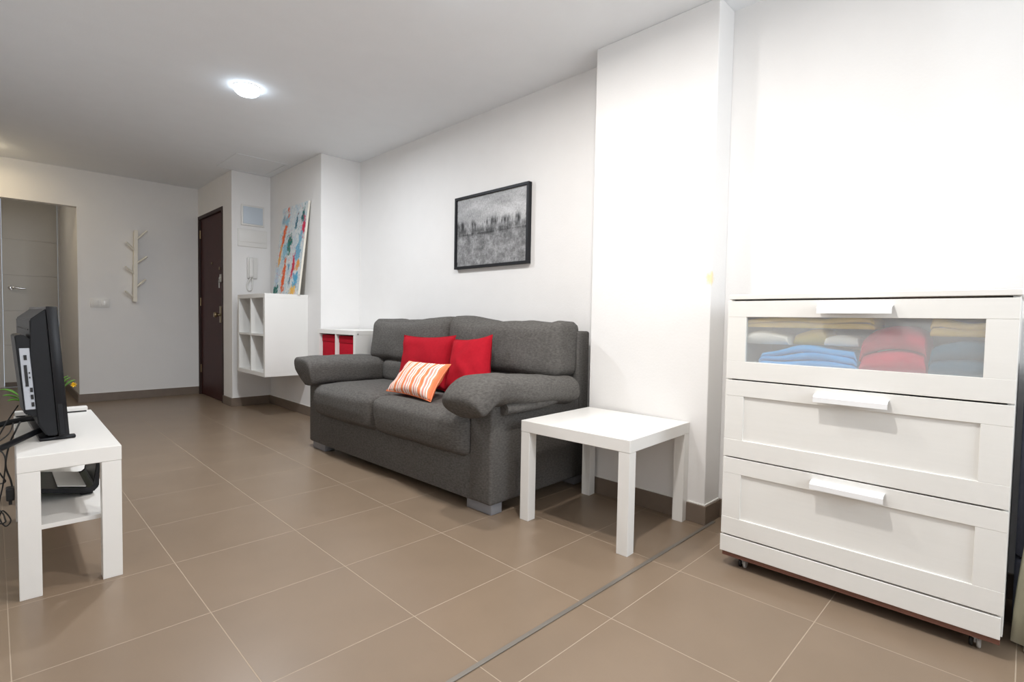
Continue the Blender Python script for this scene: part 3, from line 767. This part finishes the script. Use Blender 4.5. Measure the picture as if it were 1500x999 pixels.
# ------------------------------------------------------------------ cube shelves
def cubes(name, label, x0, x1, y0, y1, z0, z1, cat='cube shelf'):
    """2 x 2 cube shelf open towards -x"""
    o = thing(name, label, cat, ((x0+x1)/2, (y0+y1)/2, z0)); t = .036; m = M['lamb']
    obj('top_panel', bx(x0, x1, y0, y1, z1-t, z1, bev=.001, seg=1), m, o); obj('bottom_panel', bx(x0, x1, y0, y1, z0, z0+t, bev=.001, seg=1), m, o)
    for a in (y0, y1-t): obj('side_panel', bx(x0+.0005, x1, a, a+t, z0+t, z1-t), m, o)
    zm = (z0+z1)/2; ym = (y0+y1)/2
    obj('divider', bx(x0+.001, x1-.006, ym-.008, ym+.008, z0+t, z1-t), m, o)
    for a, b in ((y0+t, ym-.008), (ym+.008, y1-t)): obj('shelf', bx(x0+.001, x1-.006, a, b, zm-.008, zm+.008), m, o)
    obj('back_panel', bx(x1-.006, x1-.001, y0+t, y1-t, z0+t, z1-t), m, o)
    return o
cubes('wall_shelf', 'white four cube shelf hung on the wall under the abstract painting', 1.645, 2.021, 4.625, 5.315, .372, 1.092)
cubes('floor_shelf', 'white four cube shelf with red boxes standing behind the left sofa arm', 1.985, 2.37, 3.69, 4.356, .02, .795)
bm = NB()
o = bpy.data.objects['floor_shelf']
for x, y in ((2.0, 3.7), (2.32, 3.7), (2.0, 4.30), (2.32, 4.30)):
    obj('foot', bx(x, x+.03, y, y+.03, 0, .0205), M['black'], o)
bm = NB(); lathe(bm, [(.001, 0), (.006, 0), (.006, -.002), (.001, -.002)], (2.005, 3.69, .768), 14, 'Y'); obj('screw', bm, M['steel'], o, 'auto')
def cubebox(y0, y1, z0, z1, label):
    b = thing('storage_box', label, 'storage box', (2.15, (y0+y1)/2, z0), 0, 'red fabric boxes in the cube shelf')
    bm = bx(2.012, 2.33, y0, y1, z0, z1-.045, bev=.004); obj('body', bm, M['redbox'], b, 'auto')
    bm = bx(2.008, 2.334, y0-.001, y1+.001, z1-.058, z1, bev=.004)
    obj('lid', bm, M['redbox'], b, 'auto')
zt = .795-.036; ym = (3.69+4.356)/2; zm = (.02+.795)/2+.008
cubebox(3.69+.044, ym-.014, zm, zt-.012, 'red fabric storage box in the nearer upper cube, beside the sofa arm')
cubebox(ym+.014, 4.356-.044, zm, zt-.012, 'red fabric storage box in the farther upper cube, beside the white pier')

# ------------------------------------------------------------------ pictures
def colour_panel(name, P00, P10, P11, P01, nu, nv, fn, m, parent, smooth=False):
    """flat panel with its own pigment pattern; fn(u,v) -> sRGB"""
    P00, P10, P11, P01 = map(Vector, (P00, P10, P11, P01)); bm = NB()
    vs = [[bm.verts.new((P00*(1-i/nu)+P10*(i/nu))*(1-j/nv)+(P01*(1-i/nu)+P11*(i/nu))*(j/nv)) for i in range(nu+1)] for j in range(nv+1)]
    cl = bm.loops.layers.float_color.new('Col')
    for j in range(nv):
        for i in range(nu):
            f = bm.faces.new((vs[j][i], vs[j][i+1], vs[j+1][i+1], vs[j+1][i]))
            for lp, (a, b) in zip(f.loops, ((i, j), (i+1, j), (i+1, j+1), (i, j+1))):
                lp[cl] = (*lin(fn(a/nu, b/nv)), 1)
    return obj(name, bm, m, parent)
def fbm(x, y, s=0): return noise.fractal(Vector((x, y, s)), .6, 2.0, 5)
def mixc(a, b, t):
    t = max(0, min(1, t)); return tuple(x+(y-x)*t for x, y in zip(a, b))
# abstract painting leaning on the wall shelf
BLO = [(.86, .86, .050, .085, (20, 104, 104), .2), (.20, .72, .060, .26, (240, 100, 40), .5), (.93, .73, .06, .10, (214, 40, 80), .3), (.44, .57, .10, .11, (24, 120, 108), .3),
       (.36, .21, .060, .23, (242, 96, 36), .05), (.10, .07, .075, .08, (24, 108, 100), .2), (.70, .33, .055, .13, (208, 40, 72), .25), (.85, .32, .075, .06, (240, 160, 80), .0),
       (.80, .46, .09, .09, (120, 176, 206), .0), (.82, .16, .08, .08, (80, 168, 206), .2), (.78, .05, .11, .05, (244, 190, 90), .0), (.12, .43, .04, .14, (236, 176, 96), .2),
       (.64, .80, .035, .08, (60, 110, 130), .4), (.25, .83, .08, .07, (150, 196, 214), .0), (.30, .50, .1, .10, (150, 200, 220), .2), (.10, .86, .06, .06, (150, 180, 196), 0),
       (.10, .22, .07, .10, (190, 206, 224), 0), (.62, .16, .03, .05, (90, 130, 150), 0), (.52, .30, .03, .05, (110, 160, 190), 0), (.86, .62, .05, .08, (130, 180, 205), .1)]
def abstract(u, v):
    c = mixc((216, 222, 224), (196, 212, 222), .5+fbm(u*5, v*7, 3))
    c = mixc(c, (240, 238, 232), .9*fbm(u*14, v*18, 9)+.1)
    for i, (bu, bv, ru, rv, col, sl) in enumerate(BLO):
        du = u-bu-sl*(v-bv)*.6; dv = v-bv
        r = math.hypot(du/ru, dv/rv)+.75*fbm(u*13+i*3, v*16, i)+.25*fbm(u*40, v*48, i)
        c = mixc(c, col, (1.08-r)*3.2)
    s = fbm(u*34, v*40, 21)
    if s > .55: c = mixc(c, [(40, 120, 130), (230, 110, 60), (220, 70, 100), (110, 170, 200)][int((u*7+v*5)) % 4], (s-.55)*5)
    return c
PT = thing('canvas_painting', 'tall abstract canvas with orange, teal and crimson splashes leaning on the wall', 'painting', (1.945, 4.91, 1.092))
n0 = Vector((.985, 0, -.09)).normalized()*.018
q00, q10, q11, q01 = Vector((1.922, 5.205, 1.0925)), Vector((1.922, 4.612, 1.0925)), Vector((1.996, 4.562, 1.925)), Vector((1.996, 5.125, 1.925))
bm = NB(); A = [bm.verts.new(p+n0*.03) for p in (q00, q10, q11, q01)]; Bv = [bm.verts.new(p+n0+Vector((0, 0, .0))) for p in (q00, q10, q11, q01)]
for i in range(4): bm.faces.new((A[i], A[(i+1) % 4], Bv[(i+1) % 4], Bv[i]))
bm.faces.new(A[::-1]); bm.faces.new(Bv)
obj('stretched_canvas', bm, M['canvasedge'], PT)
colour_panel('painted_face', q00, q10, q11, q01, 90, 130, abstract, attr_mat('acrylic_paint', .6), PT)

# black framed picture over the sofa
PF = thing('framed_picture', 'black framed grey picture hanging on the white wall above the sofa', 'framed picture', (2.372, 2.59, 1.255))
xf, xb = 2.355, XR-.001; ya, yb, za, zb = 2.228, 2.953, 1.254, 1.759; fw = .018
bm = NB()
box(bm, xf, xb, ya, yb, za, za+fw, bev=.001, seg=1); box(bm, xf, xb, ya, yb, zb-fw, zb, bev=.001, seg=1)
box(bm, xf, xb, ya, ya+fw, za+fw, zb-fw, bev=.001, seg=1); box(bm, xf, xb, yb-fw, yb, za+fw, zb-fw, bev=.001, seg=1)
obj('frame', bm, M['frameblack'], PF)
obj('backing', bx(xf+.014, xb-.002, ya+fw, yb-fw, za+fw, zb-fw), M['frameblack'], PF)
def grey(u, v):    # plain misty grey study: pale upper half, dark ragged band, mottled lower half
    a = .5+fbm(u*3, v*5, 2)*.6
    if v > .47: g = 158+34*a-26*max(0, fbm(u*2.2, v*3.5, 8))+26*(u-.5)
    else: g = 128+34*fbm(u*9, v*7, 5)+18*fbm(u*30, v*14, 6)
    band = math.exp(-((v-.50-.01*math.sin(u*9))/.055)**2)
    ragged = .5+.9*fbm(u*17, v*3, 12)
    g -= band*92*max(.25, min(1, ragged+.35))
    up = math.exp(-((v-.60)/.055)**2)*max(0, fbm(u*15, v*2, 31)+.28)*150
    g -= up
    lo = math.exp(-((v-.47)/.02)**2)*max(0, fbm(u*22, 0, 40)+.1)*90
    g -= lo
    g += 22*fbm(u*60, v*50, 14)
    g = max(28, min(222, g)); return (g, g, g+1)
colour_panel('print', (xf+.012, yb-fw, za+fw), (xf+.012, ya+fw, za+fw), (xf+.012, ya+fw, zb-fw), (xf+.012, yb-fw, zb-fw), 180, 120, grey, attr_mat('matte_print', .55), PF)

# ------------------------------------------------------------------ small things on the walls
# coat rack
R = thing('coat_rack', 'white wooden branch shaped coat rack on the far wall', 'coat rack', (1.08, YF, 1.02))
bm = NB(); px0, px1 = 1.058, 1.092
prism(bm, [(px0+.0, 1.765), (px1+.0, 1.765), (px1-.014, 1.02), (px0-.016, 1.02)], 'Y', 6.615, 6.64); bmesh.ops.bevel(bm, geom=bm.edges[:], offset=.004, segments=2, affect='EDGES')
obj('upright', bm, M['creamplastic'], R, 'auto')
bm = NB(); prism(bm, [(1.062, 1.75), (1.082, 1.75), (1.070, 1.04), (1.050, 1.04)], 'Y', 6.639, YF)
obj('back_strip', bm, M['creamplastic'], R)
for a, b in (((1.085, 1.674), (1.166, 1.768)), ((1.082, 1.427), (1.164, 1.498)), ((1.076, 1.179), (1.150, 1.26)), ((1.066, 1.551), (.986, 1.631)), ((1.062, 1.309), (.977, 1.379)), ((1.052, 1.061), (.971, 1.13))):
    bm = NB(); tube(bm, [(a[0], 6.627, a[1]), ((a[0]+b[0])/2, 6.615, (a[1]+b[1])/2), (b[0], 6.60, b[1])], [.010, .0095, .009], 12); obj('peg', bm, M['creamplastic'], R, 'auto')
# double switch plate
W_ = thing('light_switch', 'white double switch and socket plate on the far wall', 'light switch', (.776, YF, 1.0))
obj('plate', bx(.70, .852, YF-.010, YF-.0005, .955, 1.047, bev=.003), M['whiteplastic'], W_, 'auto')
obj('rocker', bx(.718, .768, YF-.014, YF-.009, .972, 1.03, bev=.002), M['whiteplastic'], W_, 'auto')
bm = bx(.786, .836, YF-.012, YF-.009, .972, 1.03, bev=.002)
k = obj('socket', bm, M['whiteplastic'], W_, 'auto')
bm = NB()
for z in (.992, 1.012): lathe(bm, [(.001, 0), (.004, 0), (.004, -.0015), (.001, -.0015)], (.811, YF-.012, z), 12, 'Y')
obj('socket_pins', bm, M['steel'], k)
# fuse box, cover plate and intercom on the pier beside the door
YP = 5.527
F_ = thing('fuse_box', 'pale blue covered fuse box high on the wall beside the front door', 'fuse box', (1.85, YP, 1.79))
obj('frame', bx(1.742, 1.958, YP-.018, YP, 1.788, 1.988, bev=.004), M['whiteplastic'], F_, 'auto')
obj('cover', bx(1.758, 1.942, YP-.024, YP-.017, 1.804, 1.972, bev=.004), M['fuse'], F_, 'auto')
F_ = thing('cover_plate', 'wide white blank cover plate below the fuse box', 'cover plate', (1.85, YP, 1.58))
obj('plate', bx(1.712, 1.988, YP-.012, YP, 1.580, 1.752, bev=.004), M['whiteplastic'], F_, 'auto')
obj('lid', bx(1.722, 1.978, YP-.016, YP-.011, 1.625, 1.742, bev=.002), M['whiteplastic'], F_, 'auto')
F_ = thing('intercom', 'white door intercom with a coiled cord below the cover plate', 'intercom', (1.84, YP, 1.27))
obj('base', bx(1.795, 1.888, YP-.03, YP, 1.270, 1.475, bev=.006), M['whiteplastic'], F_, 'auto')
bm = rbox(.020, .017, .098, .012, 8, c=(1.822, YP-.043, 1.372)); obj('handset', bm, M['whiteplastic'], F_, True)
bm = NB(); pts = spl([(1.822, YP-.04, 1.276), (1.800, YP-.025, 1.23), (1.792, YP-.018, 1.185), (1.806, YP-.016, 1.15), (1.830, YP-.016, 1.155), (1.842, YP-.018, 1.20), (1.842, YP-.018, 1.272)], 10)
hel = []
for i, p in enumerate(pts): hel.append(p)
tube(bm, hel, [.0065+.0015*(i % 2) for i in range(len(hel))], 8); obj('cord', bm, M['whiteplastic'], F_, True)

# ------------------------------------------------------------------ world, camera, colour management
wd = bpy.data.worlds.new('sky'); bpy.context.scene.world = wd; wd.use_nodes = True
nt = wd.node_tree; bg = nt.nodes['Background']; bg.inputs['Color'].default_value = (.75, .86, 1, 1); bg.inputs['Strength'].default_value = 1.0
cam = bpy.data.cameras.new('camera'); co = bpy.data.objects.new('camera', cam); C.objects.link(co)
F, YAW, PITCH, ROLL, HH = 760.645, .786486, -.040249, .017237, .89849
cam.sensor_width = 36; cam.sensor_fit = 'HORIZONTAL'; cam.lens = 36*F/1500; cam.clip_start = .02
fw_ = Vector((math.sin(YAW)*math.cos(PITCH), math.cos(YAW)*math.cos(PITCH), math.sin(PITCH)))
r0 = Vector((math.cos(YAW), -math.sin(YAW), 0)); u0 = r0.cross(fw_)
r_ = r0*math.cos(ROLL)+u0*math.sin(ROLL); u_ = -r0*math.sin(ROLL)+u0*math.cos(ROLL)
m4 = Matrix((r_, u_, -fw_)).transposed().to_4x4(); m4.translation = (0, 0, HH); co.matrix_world = m4
sc = bpy.context.scene; sc.camera = co
vs_ = sc.view_settings; vs_.view_transform = 'Standard'; vs_.look = 'None'; vs_.gamma = 1; vs_.exposure = 0; vs_.use_curve_mapping = False
